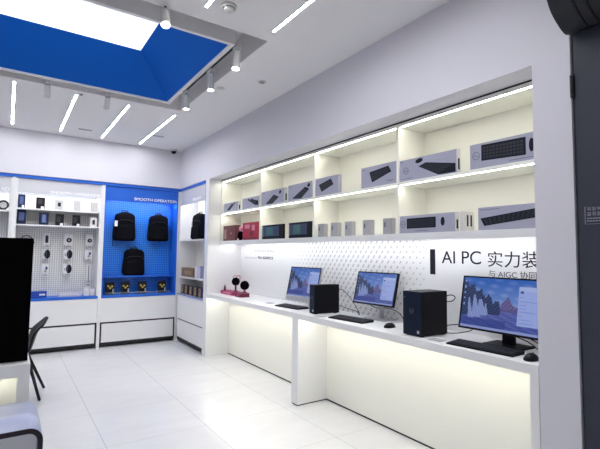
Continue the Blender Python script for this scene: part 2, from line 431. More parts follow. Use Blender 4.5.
# ------------------------------------------------------------------ shelves
t = thing('shelving_unit', 'white two-tier wall shelf with warm strip lighting above the counter', 'shelf', (2.75, 3.5, 1.6))
def P(o): return rel(t, o)
SX, SB = 2.58, 2.925
YD = [5.903, 4.71, 3.575, 2.42, 1.238]
P(MB().box(SX, SB, 1.238, 5.903, 1.605, 1.642).build('bottom_board', WHITE))
P(MB().box(SX, SB, 1.238, 5.903, 2.505, 2.531).build('top_board', WHITE_W))
P(MB().box(SX+0.004, 2.95, 1.238, 5.903, 2.531, 2.546).build('shadow_gap', BLACK))
P(MB().box(SB-0.02, SB+0.03, 1.238, 5.903, 1.642, 2.505).build('back_board', WHITE_W))
P(MB().box(SX, SB-0.02, 5.880, 5.903, 1.642, 2.505).build('divider', WHITE_W))
for y in YD[1:-1]: P(MB().box(SX, SB-0.02, y-0.012, y+0.012, 1.642, 2.505).build('divider', WHITE_W))
P(MB().box(SX, SB-0.02, 1.238, 1.258, 1.642, 2.505).build('divider', WHITE_W))
for a, b in zip(YD, YD[1:]):
    P(MB().box(SX+0.002, SB-0.02, b+0.013, a-0.013, 2.030, 2.055).build('shelf_board', WHITE_W))
    P(MB().box(SX+0.008, SX+0.024, b+0.02, a-0.03, 2.5035, 2.5055).build('light_strip', LEDW))
    P(MB().box(SX+0.010, SX+0.024, b+0.02, a-0.03, 2.0285, 2.0305).build('light_strip', LEDW))
P(MB().box(SX, SX+0.018, 1.238, 5.903, 1.590, 1.6055).build('front_lip', WHITE))
P(MB().box(SX+0.16, SX+0.172, 1.26, 5.88, 1.600, 1.6055).build('light_strip', LEDC))

# ------------------------------------------------------------------ keyboard cartons
XBX = 2.593
def uvp(y0, L_, z0, H, u, v): return (XBX-0.0008, y0-u*L_, z0+v*H)
def carton(y0, y1, z0, h, label, shapes, logo=None, depth=0.045, side=True):
    L_ = y0-y1
    t = thing('keyboard_box', label, 'box', (XBX+depth/2, (y0+y1)/2, z0), group='keyboard boxes on the wall shelf')
    def P(o): return rel(t, o)
    P(MB().box(XBX, XBX+depth, y1, y0, z0+0.001, z0+h, 0.001).build('carton', CARTON))
    if side:
        P(MB().box(XBX+0.001, XBX+depth-0.001, y1-0.0008, y1+0.002, z0+0.004, z0+h-0.003).build('side_label', CARTW))
        P(MB().box(XBX+depth*.35, XBX+depth*.75, y1-0.0016, y1, z0+h*.15, z0+h*.62).build('side_print', INK))
    for kind, pts in shapes:
        if kind == 'kb':
            p = P(MB().prism([uvp(y0, L_, z0, h, *q) for q in pts], (-0.0012, 0, 0)).build('keyboard_picture', INK))
            m = MB(); A, B, C_, D = [Vector(q) for q in (pts if len(pts) == 4 else (pts[0], pts[1], pts[3], pts[4]))]
            for i in range(4):
                for j in range(12):
                    def pt(a, b):
                        lo = A.lerp(B, a); hi = D.lerp(C_, a); return lo.lerp(hi, b)
                    a0, a1, b0, b1 = .04+j*.077, .04+j*.077+.058, .12+i*.2, .12+i*.2+.14
                    q = [pt(a0, b0), pt(a1, b0), pt(a1, b1), pt(a0, b1)]
                    m.prism([(XBX-0.0019, y0-w.x*L_, z0+w.y*h) for w in q], (-0.0006, 0, 0))
            k = m.build('keys', INKK); subrel(t, p, k)
        elif kind == 'ms':
            (u, v), ru, rv, ang = pts
            poly = []
            for q in range(20):
                a = 2*math.pi*q/20; du, dv = ru*math.cos(a), rv*math.sin(a)
                yy, zz = du*math.cos(ang)-dv*math.sin(ang), du*math.sin(ang)+dv*math.cos(ang)
                poly.append((XBX-0.0008, y0-u*L_-yy, z0+v*h+zz))
            P(MB().prism(poly, (-0.0014, 0, 0)).build('mouse_picture', INK))
        elif kind == 'ln':
            u, v, w, hh = pts
            P(MB().box(XBX-0.0014, XBX, y0-(u+w)*L_, y0-u*L_, z0+v*h, z0+v*h+hh).build('caption', INKG))
    if logo:
        u, v = logo; c = (XBX-0.001, y0-u*L_, z0+v*h)
        P(MB().ring(c, (1, 0, 0), 0.025, 0.0022, 28, 5).build('logo_ring', INKG))
        P(text('logo', 'DELL', INKG, (XBX-0.001, c[1]+0.0175, c[2]-0.006), 0.017, FACE_NEG_X, None, width=0.035, ext=0.0006))
    return t
Z2, Z1 = 2.0555, 1.6425
carton(5.813, 5.362, Z2, 0.127, 'keyboard box on the upper shelf, farthest left with keyboard pictured slanting up right', [('kb', [(.20, .18), (.42, .14), (.74, .74), (.57, .82)]), ('ms', ((.74, .84), .022, .013, .9))])
carton(5.224, 4.773, Z2, 0.142, 'keyboard box on the upper shelf, second from the far end, keyboard slanting down right', [('kb', [(.42, .70), (.80, .22), (.99, .18), (.99, .55), (.56, .85)]), ('ms', ((.40, .80), .020, .013, -.7))])
carton(4.694, 4.164, Z2, 0.171, 'keyboard box on the upper shelf, left in the second bay, mouse at top', [('kb', [(.20, .10), (.49, .04), (.78, .44), (.56, .66)]), ('ms', ((.83, .76), .024, .018, .5)), ('ln', (.03, .85, .12, .006))])
carton(4.080, 3.624, Z2, 0.178, 'keyboard box on the upper shelf, right one in the second bay beside the divider', [('kb', [(.19, .14), (.57, .05), (.90, .55), (.74, .72)]), ('ms', ((.88, .78), .026, .018, .4)), ('ln', (.03, .85, .12, .006))])
carton(3.560, 3.193, Z2, 0.181, 'short keyboard box on the upper shelf at the left end of the third bay', [('kb', [(.29, .22), (.81, .52), (.70, .86), (.17, .63)])], side=False)
carton(2.865, 2.445, Z2, 0.183, 'keyboard box on the upper shelf at the right end of the third bay', [('kb', [(.33, .22), (.87, .57), (.79, .86), (.25, .73)]), ('ln', (.76, .16, .16, .006)), ('ln', (.03, .86, .10, .005))], side=False)
carton(2.406, 1.876, Z2, 0.170, 'keyboard box on the upper shelf, wide wedge keyboard beside a mouse and round logo', [('kb', [(.36, .58), (.71, .05), (.985, .05), (.985, .41), (.49, .70)]), ('ms', ((.37, .84), .036, .017, .15)), ('ln', (.02, .90, .03, .010)), ('ln', (.04, .10, .2, .004))], logo=(.12, .48))
carton(1.768, 1.262, Z2, 0.170, 'keyboard box on the upper shelf nearest the white column, flat keyboard pictured', [('kb', [(.17, .29), (.76, .22), (.76, .87), (.17, .92)]), ('ms', ((.83, .54), .016, .042, 0.0)), ('ln', (.55, .10, .3, .004))], logo=(.09, .52), side=False)
carton(2.406, 1.895, Z1, 0.137, 'keyboard box on the lower shelf in the fourth bay with flat keyboard and upright mouse', [('kb', [(.14, .26), (.68, .26), (.68, .84), (.14, .84)]), ('ms', ((.80, .56), .017, .032, 0)), ('ln', (.30, .10, .25, .004))], logo=(.06, .52))
carton(1.714, 1.262, Z1, 0.150, 'keyboard box on the lower shelf nearest the white column, long sloping keyboard', [('kb', [(.10, .18), (.90, .44), (.995, .84), (.04, .52)]), ('ln', (.03, .88, .3, .004))], logo=None, side=False)
# a white carton tucked behind the lower box
t = thing('slim_box', 'slim white box with dark slots tucked right of the lower keyboard box', 'box', (2.68, 1.86, Z1))
MB().box(-.055, .055, -.02, .02, 0.001, .14, .001).build('carton', CARTW, t)
for q in (-.02, .02): MB().box(q-.008, q+.008, -.0215, -.019, .035, .115).build('slot', INK, t)

# five small white cartons
for k, (a, b) in enumerate(((3.51, 3.424), (3.303, 3.213), (3.096, 3.00), (2.863, 2.742), (2.614, 2.495))):
    lab = ['narrow pale box on the lower shelf, leftmost of five beside the divider', 'narrow pale box on the lower shelf, second from the left of five', 'narrow pale box on the lower shelf, middle one of five',
           'pale box on the lower shelf, fourth from the left of five', 'pale box on the lower shelf, rightmost of five small ones'][k]
    t = thing('small_box', lab, 'box', (2.598, (a+b)/2, Z1), group='small pale boxes on the lower shelf')
    w = 0.048
    MB().box(-.0, .05, -w, w, 0.001, .132, .001).build('carton', CARTG, t)
    MB().box(-.001, 0, -w*.75, -w*.1, .02, .12).build('front_label', CARTG, t)
    MB().box(-.0016, -.001, w*.3, w*.7, .06, .10).build('print', INKG, t)

# tablets / graphics cartons on lower shelf
GREENP = mat('green_blue_picture', (0.02, 0.10, 0.09), 0.3, emit=(0.03, 0.12, 0.12), strength=0.15, var=0.6, bscale=6)
NAVYP = mat('navy_picture', (0.02, 0.035, 0.10), 0.3, var=0.5, bscale=8)
for y0, y1, lab in ((4.665, 4.176, 'black boxed screen on the lower shelf, left of the pair'), (4.058, 3.625, 'black boxed screen on the lower shelf, right of the pair')):
    t = thing('boxed_display', lab, 'box', (2.614, (y0+y1)/2, Z1), group='black boxed screens on the lower shelf')
    w = (y0-y1)/2
    MB().box(-.02, .005, -w, w, 0.001, .169, .002).build('carton', BLKBOX, t)
    MB().box(-.0212, -.02, -w*.62, w*.80, .035, .150).build('picture', NAVYP, t)
    MB().box(-.0222, -.0212, -w*.05, w*.55, .045, .140).build('picture', GREENP, t)
    MB().box(-.0222, -.0212, w*.84, w*.95, .03, .15).build('side_print', INKG, t)

# red toy boxes
t = thing('gift_box', 'dark maroon patterned box at the far end of the lower shelf', 'box', (2.614, 5.62, Z1))
MB().box(-.02, .06, -.200, .200, 0.001, .215, .002).build('carton', MAROON, t)
MB().box(-.0215, -.02, .10, .17, .03, .165).build('window', mat('tan_print', (0.33, 0.22, 0.2), .5), t)
m = MB(); random.seed(3)
for k in range(9): y = random.uniform(-.2, .05); z = random.uniform(.03, .17); m.box(-.0225, -.02, y*.9, y*.9+.04, z, z+.028)
m.build('print', DRED, t)
MB().sphere((-.016, -.06, .105), .018, (0.4, 1, 1)).build('emblem', PINK, t, True)
t = thing('plush_toy', 'small black plush with a pale pink top between the two red boxes', 'toy', (2.585+.03, 5.30, Z1))
MB().sphere((0, 0, .065), .065, (.6, .85, 1.0)).build('body', FUZZ, t, True)
MB().sphere((0, -.01, .155), .038, (.7, 1.1, 1.0)).build('bow', PINK, t, True)
MB().sphere((-.04, .0, .012), .012).build('foot', TAGW, t, True)
t = thing('gift_box', 'bright red patterned box beside the second shelf divider', 'box', (2.614, 4.985, Z1))
MB().box(-.02, .06, -.215, .215, 0.001, .228, .002).build('carton', RED, t)
MB().box(-.0215, -.02, -.12, -.05, .12, .19).build('window', PINK, t)
MB().box(-.0215, -.02, .02, .15, .15, .20).build('print', PINK, t)
MB().sphere((-.0215, -.02, .085), .045, (.1, 1, .8)).build('emblem', DRED, t, True)
MB().box(-.0218, -.0213, -.19, .19, .012, .030).build('stripe', MAROON, t)

# ------------------------------------------------------------------ screens
def img(u, v):
    # waterfall wallpaper with a settings window, u right, v up
    def mix(a, b, t): t = max(0, min(1, t)); return tuple(a[i]*(1-t)+b[i]*t for i in range(3))
    n1 = math.sin(u*83+v*31)*math.sin(u*47-v*97); n2 = math.sin(u*23+v*17)*math.sin(u*11-v*29)
    if v < .045: return (0.30, 0.36, 0.72)
    if .675 < u < .985 and .15 < v < .88:
        c = (0.38, 0.48, 0.92)
        if v > .80: c = (0.46, 0.56, 0.95)
        if .755 < v < .80 and .70 < u < .735: c = (0.05, 0.08, 0.35)
        if v < .74 and (v*15) % 1 < .22: c = mix(c, (0.12, 0.18, 0.60), .55 if .70 < u < .80+.08*math.sin(int(v*15)*2.3) else 0.0)
        return c
    t = (v-.4)/.6
    c = mix((0.22, 0.36, 0.78), (0.02, 0.13, 0.55), t+.25-.3*u)
    c = mix(c, (0.32, 0.42, 0.80), max(0, n2)*.6*(1-abs(t-.45)))
    # far mountain and ridges
    mt = .40+.27*max(0, 1-abs(u-.56)/.13)**1.3+.015*math.sin(u*90)
    rg = .44+.03*math.sin(u*31)+.02*math.sin(u*77)
    if u > .36 and v < max(mt, rg): c = mix((0.05, 0.06, 0.24), (0.24, 0.17, 0.38), (n1+1)/2 if v < mt and v > .42 else .3)
    # water
    if v < .38: c = mix((0.16, 0.18, 0.52), (0.03, 0.07, 0.36), (math.sin(v*130+u*14)+math.sin(u*37+v*60)+2)/4+(.25-v)*.8)
    # dark cliffs on the left
    top = .90-.95*max(0, u-.05)+.05*math.sin(u*60)+.02*math.sin(u*140)
    if u < .48 and .30-.25*max(0, .3-u) < v < top: c = mix((0.004, 0.010, 0.05), (0.05, 0.09, 0.28), (n1+.6)*.6)
    for f0, w, tp, bt in ((.085, .022, .60, .18), (.155, .03, .66, .22), (.235, .045, .58, .26), (.30, .02, .50, .30)):
        d = (tp-v)
        if bt < v < tp and abs(u-f0-.10*d) < w*(.35+d*3.2): c = mix((0.42, 0.50, 0.88), (0.10, 0.18, 0.50), abs(math.sin(u*210+v*9))*.8)
    if v < .20 and u < .55: c = mix(c, (0.01, 0.04, 0.26), .6)
    for k in range(5):
        if abs(u-.03) < .009 and abs(v-.92+k*.115) < .018: c = (0.35, 0.5, 0.9)
    return c
def screen_mat():
    m = bpy.data.materials.new('screen_image'); m.use_nodes = True; nt = m.node_tree; b = nt.nodes['Principled BSDF']
    a = nt.nodes.new('ShaderNodeVertexColor'); a.layer_name = 'Col'
    b.inputs['Base Color'].default_value = (0.005, 0.005, 0.006, 1); b.inputs['Roughness'].default_value = 0.25
    nt.links.new(a.outputs['Color'], b.inputs['Emission Color']); b.inputs['Emission Strength'].default_value = 0.35
    return m
SCR = screen_mat()
def screen_mesh(w, h, nx=112, ny=64):
    me = bpy.data.meshes.new('screen'); vs = []; fs = []; cols = []
    for j in range(ny+1):
        for i in range(nx+1):
            vs.append((0, -(i/nx-.5)*w, (j/ny-.5)*h))
    for j in range(ny):
        for i in range(nx):
            a = j*(nx+1)+i; fs.append((a, a+nx+1, a+nx+2, a+1)); cols.append(img((i+.5)/nx, (j+.5)/ny))
    me.from_pydata(vs, [], fs)
    ca = me.color_attributes.new('Col', 'FLOAT_COLOR', 'CORNER')
    for f, c in zip(me.polygons, cols):
        for li in f.loop_indices: ca.data[li].color = (*c, 1)
    me.materials.append(SCR); return me
def monitor(center, yaw, tilt, w, h, label, chin=0.0, body=BLKP, standm=BLKP, base_y=0.0, base_x=0.10, flat=False):
    t = thing('monitor', label, 'monitor', (center[0], center[1], 0.885))
    rot = Matrix.Rotation(yaw, 4, 'Z') @ Matrix.Rotation(tilt, 4, 'Y')
    M = Matrix.Translation((0, 0, center[2]-0.885)) @ rot
    def Q(o): o.parent = t; o.matrix_local = M; return o
    Q(MB().box(0.002, 0.026, -w/2, w/2, -h/2, h/2, 0.003).build('housing', body))
    bz = 0.010
    bm_ = MB()
    bm_.box(0, 0.004, -w/2, w/2, h/2-bz, h/2); bm_.box(0, 0.004, -w/2, w/2, -h/2, -h/2+chin+bz*1.3)
    bm_.box(0, 0.004, -w/2, -w/2+bz, -h/2+chin, h/2); bm_.box(0, 0.004, w/2-bz, w/2, -h/2+chin, h/2)
    if chin:
        bm_.bm.free(); bm_ = MB(); bm_.box(0, 0.004, -w/2, w/2, h/2-bz, h/2); bm_.box(0, 0.004, -w/2, -w/2+bz, -h/2+chin, h/2); bm_.box(0, 0.004, w/2-bz, w/2, -h/2+chin, h/2)
        Q(MB().box(-0.001, 0.006, -w/2, w/2, -h/2, -h/2+chin).build('chin', SILVER))
        Q(bm_.build('bezel', BLKP))
    else: Q(bm_.build('bezel', BLKP))
    sh = h-bz-chin-(0 if chin else bz*1.3)
    s = bpy.data.objects.new('screen', screen_mesh(w-2*bz, sh)); COL.objects.link(s)
    s.parent = t; s.matrix_local = M @ Matrix.Translation((0.0015, 0, (h/2-bz)-sh/2))
    Q(MB().box(0.026, 0.045, -w*.2, w*.2, -h*.28, h*.2, .006).build('back_cover', body))
    cz = center[2]-0.885
    if flat: MB().box(base_x-.01, base_x+.012, -.042, .042, .010, cz, .003).build('stand_neck', standm, t)
    else: MB().tube([(base_x, base_y, 0.012), (base_x-.01, base_y, cz*.6), (0.055, base_y*.3, cz)], 0.02, 10).build('stand_neck', standm, t, True)
    MB().box(base_x-.10, base_x+.08, base_y-.13, base_y+.13, 0.0, 0.012, .004).build('stand_base', standm, t)
    return t
monitor((2.70, 3.925, 1.14), 0.047, 0.21, .54, .376, 'far all-in-one computer with a silver chin, left of the slim black tower', chin=.052, body=SILVER, standm=SILVER)
M2 = monitor((2.775, 2.885, 1.167), 0.044, 0.25, .49, .30, 'middle monitor on a silver stand showing a waterfall wallpaper', standm=SILVER, base_x=.09)
M3 = monitor((2.679, 1.610, 1.153), 0.003, 0.20, .61, .365, 'nearest monitor on a black stand, partly cut by the white column', base_x=.075, base_y=.0, flat=True)

# ------------------------------------------------------------------ tower computers
def tower(x, y, w, d, h, yaw, label, logo=True):
    t = thing('desktop_tower', label, 'computer', (x, y, 0.885), (0, 0, yaw))
    MB().box(0.008, d, -w/2, w/2, 0.006, h, .003).build('case', BLKP, t)
    MB().box(0, 0.010, -w/2, w/2, 0.006, h, .003).build('front_panel', DKNAVY, t)
    for a in (.03, d-.03): MB().box(a-.015, a+.015, -w/2+.01, w/2-.01, 0.0, .008).build('foot', BLKP, t)
    if logo:
        MB().ring((-.0008, 0, h*.56), (1, 0, 0), .018, .0012, 24, 5).build('logo_ring', INKL, t)
        text('logo', 'DELL', INKL, (-.0008, .0135, h*.56-.005), .013, FACE_NEG_X, t, width=.027, ext=.0005)
    MB().box(-.0016, 0, -w/2+.015, -w/2+.035, .025, .045).build('sticker', CARTG, t)
    MB().box(-.002, 0, w/2-.02, w/2-.012, h-.05, h-.04).build('power_button', INKL, t)
    return t
tower(2.500, 3.475, .093, .29, .285, -0.10, 'slim black desktop tower between the far and middle monitors')
tower(2.472, 2.185, .172, .285, .322, -0.03, 'big black desktop tower left of the nearest monitor')

def keyboard(x, y, l, d, label, yaw=0):
    t = thing('keyboard', label, 'keyboard', (x, y, 0.885), (0, 0, yaw))
    MB().prism([(-d/2, -l/2, 0), (d/2, -l/2, 0), (d/2, -l/2, .020), (-d/2, -l/2, .010)], (0, l, 0)).build('body', BLKP, t)
    m = MB(); n = 18
    for i in range(5):
        for j in range(n):
            xx = -d/2+.012+i*(d-.02)/5; yy = -l/2+.010+j*(l-.02)/n
            z = .010+.010*((xx+d/2)/d)
            m.box(xx, xx+(d-.02)/5-.004, yy, yy+(l-.02)/n-.004, z-.001, z+.006)
    m.build('keys', INKK, t)
keyboard(2.60, 4.00, .40, .15, 'black keyboard in front of the far all-in-one computer', 0.10)
keyboard(2.575, 2.985, .415, .15, 'black keyboard in front of the middle monitor', 0.10)
keyboard(2.53, 1.65, .45, .14, 'black keyboard in front of the nearest monitor', 0.03)
def mouse(x, y, label):
    t = thing('computer_mouse', label, 'mouse', (x, y, 0.885), (0, 0, 0.15))
    m = MB(); m.sphere((0, 0, .0), .056, (1.1, .68, .68), 24)
    bmesh.ops.bisect_plane(m.bm, geom=m.bm.verts[:]+m.bm.edges[:]+m.bm.faces[:], plane_co=(0, 0, 0.001), plane_no=(0, 0, 1), clear_inner=True)
    m.build('shell', BLKP, t, True)
    MB().cyl((.030, -.004, .031), (.030, .004, .031), .006).build('scroll_wheel', INKK, t)
mouse(2.60, 2.53, 'black mouse between the middle monitor and the big tower')
mouse(2.505, 1.335, 'black mouse beside the nearest keyboard, next to the column')
# clear paper / stand pads next to towers
def pad(x, y, label):
    tag(MB().box(x-.035, x+.035, y-.05, y+.05, 0.886, 0.889).build('paper_tag', CARTG), label, 'tag', 'pale tags on the counter')
pad(2.46, 3.30, 'pale paper tag lying in front of the slim tower')
pad(2.50, 1.98, 'pale paper tag lying beside the big tower')
pad(2.60, 4.46, 'pale paper tag left of the far keyboard')

def cable(pts, label, r=.0035):
    tag(MB().tube(bezier(pts, 8), r, 7).build('cable', BLKP, smooth=True), label, 'cable')
cable([(2.80, 3.45, 1.125), (2.85, 3.40, 1.10), (2.88, 3.30, 1.00), (2.89, 3.22, .90), (2.86, 3.20, .889)], 'black cable looping from the top back of the slim tower')
cable([(2.80, 3.46, .96), (2.86, 3.36, .93), (2.89, 3.25, .91), (2.86, 3.18, .889)], 'black cable from the lower back of the slim tower')
cable([(2.84, 3.10, 1.04), (2.88, 3.02, .985), (2.89, 2.93, .975), (2.88, 2.88, .99)], 'black cable hanging behind the middle monitor on its left')
cable([(2.87, 2.88, .99), (2.89, 2.78, .985), (2.89, 2.68, .95), (2.88, 2.62, .889)], 'black cable curving down right behind the middle monitor')
cable([(2.757, 2.12, 1.16), (2.80, 2.09, 1.175), (2.81, 2.06, 1.16), (2.80, 2.08, 1.13), (2.757, 2.12, 1.125)], 'black cable loop at the upper back of the big tower')
cable([(2.757, 2.12, .945), (2.83, 2.06, .955), (2.86, 1.98, .945), (2.86, 1.96, .925), (2.82, 2.05, .895), (2.757, 2.13, .89)], 'black cable loop at the lower back of the big tower')
cable([(2.76, 1.56, 1.0), (2.80, 1.50, .95), (2.84, 1.44, .91), (2.82, 1.38, .889)], 'black cable trailing behind the nearest monitor')
cable([(2.76, 1.60, .96), (2.82, 1.52, .92), (2.80, 1.45, .889)], 'second black cable trailing lower behind the nearest monitor')

# ------------------------------------------------------------------ pink gift set on the counter
t = thing('gift_box', 'flat magenta box at the far end of the counter', 'box', (2.64, 5.66, 0.885))
MB().box(-.05, .09, -.20, .20, 0, .050, .003).build('carton', MAG, t)
MB().box(-.051, -.05, -.12, .10, .018, .034).build('print', PINK, t)
t = thing('gift_box', 'small dark red box in front of the magenta box on the counter', 'box', (2.62, 5.27, 0.885))
MB().box(-.05, .085, -.085, .085, 0, .055, .003).build('carton', DRED, t)
MB().box(-.051, -.05, -.05, .05, .02, .036).build('print', MAG, t)
def earcup(x, y, z0, zc, r, label):
    t = thing('speaker', label, 'toy', (x, y, z0), (0, 0, -0.45))
    MB().cyl((0, 0, 0.0), (0, 0, zc-z0), .014).build('stem', DRED, t)
    MB().sphere((0, 0, zc-z0), r, (1, .42, 1), 24).build('pad', FUZZ, t, True)
    MB().cyl((0, 0, 0), (0, 0, .012), .035, .03).build('base', DRED, t)
earcup(2.672, 5.54, .9355, 1.072, .057, 'round black fuzzy disc standing on the magenta box')
earcup(2.675, 5.27, .9405, 1.037, .062, 'round black fuzzy disc standing on the small dark red box')
t = thing('bow', 'small pink wire bow rising behind the two black discs', 'toy', (2.70, 5.60, .9355))
MB().tube([(0, 0, 0), (0, -.02, .16)], .006).build('stem', DRED, t)
MB().ring((-.02, -.02, .19), (0, 1, 0.2), .028, .006).build('loop', PINK, t, True)
MB().ring((.03, -.02, .19), (0, 1, 0.2), .028, .006).build('loop', PINK, t, True)
t = thing('small_bottle', 'small dark red bottle at the left end of the magenta box', 'bottle', (2.60, 5.74, .9355))
MB().cyl((0, 0, 0), (0, 0, .05), .018, .016).build('body', DRED, t, True)
MB().cyl((0, 0, .05), (0, 0, .08), .009, .007).build('cap', BLKP, t, True)

# ------------------------------------------------------------------ back wall display units
YF, YP = 7.25, 7.60
def unit(x0, x1, kind, label, title, title_x, title_w):
    t = thing('display_unit', label, 'display unit', ((x0+x1)/2, 7.42, 0), group='display units along the back wall')
    def P(o): return rel(t, o)
    side = BLUEF if kind == 'blue' else WHITE
    P(MB().box(x0, x0+.022, YF, YP, .79, 2.50).build('side_panel', side))
    P(MB().box(x1-.022, x1, YF, YP, .79, 2.50).build('side_panel', side))
    P(MB().box(x0, x1, YF-.014, YP, 2.504, 2.546).build('top_trim', BLUEF))
    hm = BLUEF if kind == 'blue' else GREYL
    hz = 2.275 if kind == 'blue' else 2.295
    P(MB().box(x0+.022, x1-.022, YF+.012, YF+.03, hz, 2.502).build('header', hm))
    if title: P(text('lettering', title, SIGNW, (title_x, YF+.0105, 2.305), .062, FACE_NEG_Y, None, width=title_w))
    P(MB().box(x0+.03, x1-.03, YF+.040, YF+.062, hz+.018, hz+.028).build('light_strip', LEDC if kind == 'blue' else LEDD))
    P(MB().box(x0+.022, x1-.022, YP-.02, YP, .79, 2.50).build('pegboard', PEGB if kind == 'blue' else PEGW))
    P(MB().box(x0, x1, YF-.004, YP, .752, .790).build('ledge', BLUEF))
    P(MB().box(x0, x1, YF, YP, .385, .750).build('cabinet_front', WHITE))
    P(MB().box(x0+.002, x1-.002, YF+.012, YP, .03, .385).build('drawer_recess', BLACK))
    P(MB().box(x0+.026, x1-.026, YF, YF+.02, .078, .360).build('drawer_front', WHITE))
    return t
unit(-1.14, .023, 'white', 'white display unit cut by the left edge behind the black screen', 'NCE', -.11, .105)
UB = unit(.065, 1.184, 'white', 'white pegboard display unit with grey header and rows of small packages', 'SMOOTH OPERATION', .485, .69)
UC = unit(1.228, 2.385, 'blue', 'bright blue pegboard display unit holding the backpacks', 'SMOOTH OPERATION', 1.665, .70)
for a, b in ((.023, .065), (1.184, 1.228), (2.385, 2.45)):
    lab = {.023: 'slim white post between the leftmost unit and the white pegboard unit', 1.184: 'slim white post between the white and the blue display units', 2.385: 'slim white post in the far corner right of the blue unit'}[a]
    pt = thing('upright_post', lab, 'post', ((a+b)/2, YF, 0), group='white posts between display units'); w = (b-a)/2-.0005
    MB().box(-w, w, -.012, .06, 0, 2.503).build('post', WHITE, pt)
    MB().box(-w, w, -.014, .06, 2.504, 2.546).build('blue_cap', BLUEF, pt)
def addto(t, o): return rel(t, o)
addto(UB, MB().box(.088, 1.161, 7.27, YP-.02, 2.058, 2.078).build('shelf_board', WHITE))
addto(UB, MB().box(.088, 1.161, 7.27, YP-.02, 1.828, 1.846).build('shelf_board', WHITE))
addto(UB, MB().box(.088, 1.161, YP-.045, YP-.021, 2.078, 2.30).build('light_panel_back', WHITE_W))
addto(UC, MB().box(1.251, 2.362, 7.36, YP-.02, 1.060, 1.085).build('shelf_board', BLUEF))
addto(UC, MB().box(1.30, 2.33, 7.33, 7.336, .80, .83).build('tray_lip', CLEAR))

# products on the white unit shelves
def pack(x0, x1, z0, z1, y, m, label, inset=None, im=INK, tagm=True, depth=.03, group='small packages on the white unit shelves', name='product_box'):
    t = thing(name, label, 'box', ((x0+x1)/2, y, z0), group=group)
    w = (x1-x0)/2; h = z1-z0
    MB().box(-w, w, -depth/2, depth/2, 0.001, h, .001).build('carton', m, t)
    if inset:
        a, b, c, d = inset
        MB().box(-w+2*w*a, -w+2*w*b, -depth/2-.0015, -depth/2, h*c, h*d).build('print', im, t)
    if tagm: MB().box(w*.1, w*.8, -depth/2-.006, -depth/2-.003, 0.001, h*.22).build('price_tag', TAGW, t)
    return t
NAVL = mat('blue_print', (0.05, 0.08, 0.22), .5)
S1, S2 = 2.0785, 1.8465
pack(.072+.025, .185, S1, 2.272, 7.34, NAVYBOX, 'dark navy package, first from the left on the top shelf of the white unit', (.25, .75, .3, .85), NAVL)
pack(.32, .43, S1, 2.246, 7.34, BLKBOX, 'black package, second on the top shelf of the white unit', (.2, .7, .45, .85), INKK)
pack(.56, .664, S1, 2.228, 7.34, CARTG, 'pale package with a dark square on the top shelf under the grey header', (.35, .72, .35, .75), INK, False)
pack(.811, .901, S1, 2.232, 7.34, CARTG, 'plain grey package, fourth on the top shelf of the white unit', (.1, .9, .08, .9), mat('pale_grey_print', (.42, .42, .42), .6), False)
pack(1.046, 1.135, S1, 2.228, 7.34, CARTG, 'plain grey package at the right end of the top shelf of the white unit', (.1, .9, .08, .9), mat('paler_grey_print', (.45, .45, .45), .6), False)
pack(.095, .204, S2, 2.056, 7.34, NAVYBOX, 'large dark navy package at the left end of the second shelf', (.2, .8, .25, .8), NAVL, False)
pack(.365, .486, S2, 2.028, 7.34, NAVYBOX, 'navy package with a pale blue figure, second on the second shelf', (.3, .75, .2, .85), mat('pale_blue_print', (.10, .16, .36), .5), False)
pack(.576, .686, S2, 2.018, 7.34, BLKBOX, 'black package with a white tag, third on the second shelf', (.1, .6, .3, .8), INKK)
pack(.801, .907, S2, 2.016, 7.34, BLKBOX, 'black package with a white tag, fourth on the second shelf', (.1, .6, .3, .8), INKK)
pack(1.041, 1.14, S2, 1.990, 7.34, CARTW, 'white package with a small dark square at the right end of the second shelf', (.35, .7, .25, .75), INK, False)
pack(.30, .511, .7905, .885, 7.34, BLUEG, 'flat royal blue package on the ledge behind the chair', (.55, .9, .35, .6), TAGW, False)
pack(.66, .96, .7905, .862, 7.34, LILAC, 'long pale lilac package on the ledge of the white unit', (.05, .9, .3, .7), CARTW, False)
pack(1.00, 1.075, .7905, .93, 7.36, CARTW, 'small white package on the ledge, left of two in the corner', (.2, .8, .5, .8), TAGW, False)
pack(1.085, 1.150, .7905, .90, 7.34, CARTW, 'small white package on the ledge, right of two in the corner', (.2, .8, .5, .8), TAGW, False)
# device in the left unit
t = thing('round_device', 'round white device with a dark ring standing at the left edge of the picture', 'gadget', (-.072, 7.33, 2.035))
MB().cyl((0, .01, .072), (0, .03, .072), .052, .052, 28).build('face', CARTW, t)
MB().ring((0, .0, .072), (0, 1, 0), .056, .011, 28, 8).build('ring', INK, t, True)
MB().box(-.035, .035, -.02, .04, 0, .025, .004).build('stand', INK, t)
LU = [o for o in COL.objects if o.name.startswith('display_unit')][0]
addto(LU, MB().box(-1.118, -.004, 7.27, YP-.02, 2.014, 2.034).build('shelf_board', WHITE))
addto(LU, MB().box(-1.118, -.004, YP-.045, YP-.021, 2.034, 2.30).build('light_panel_back', WHITE_W))

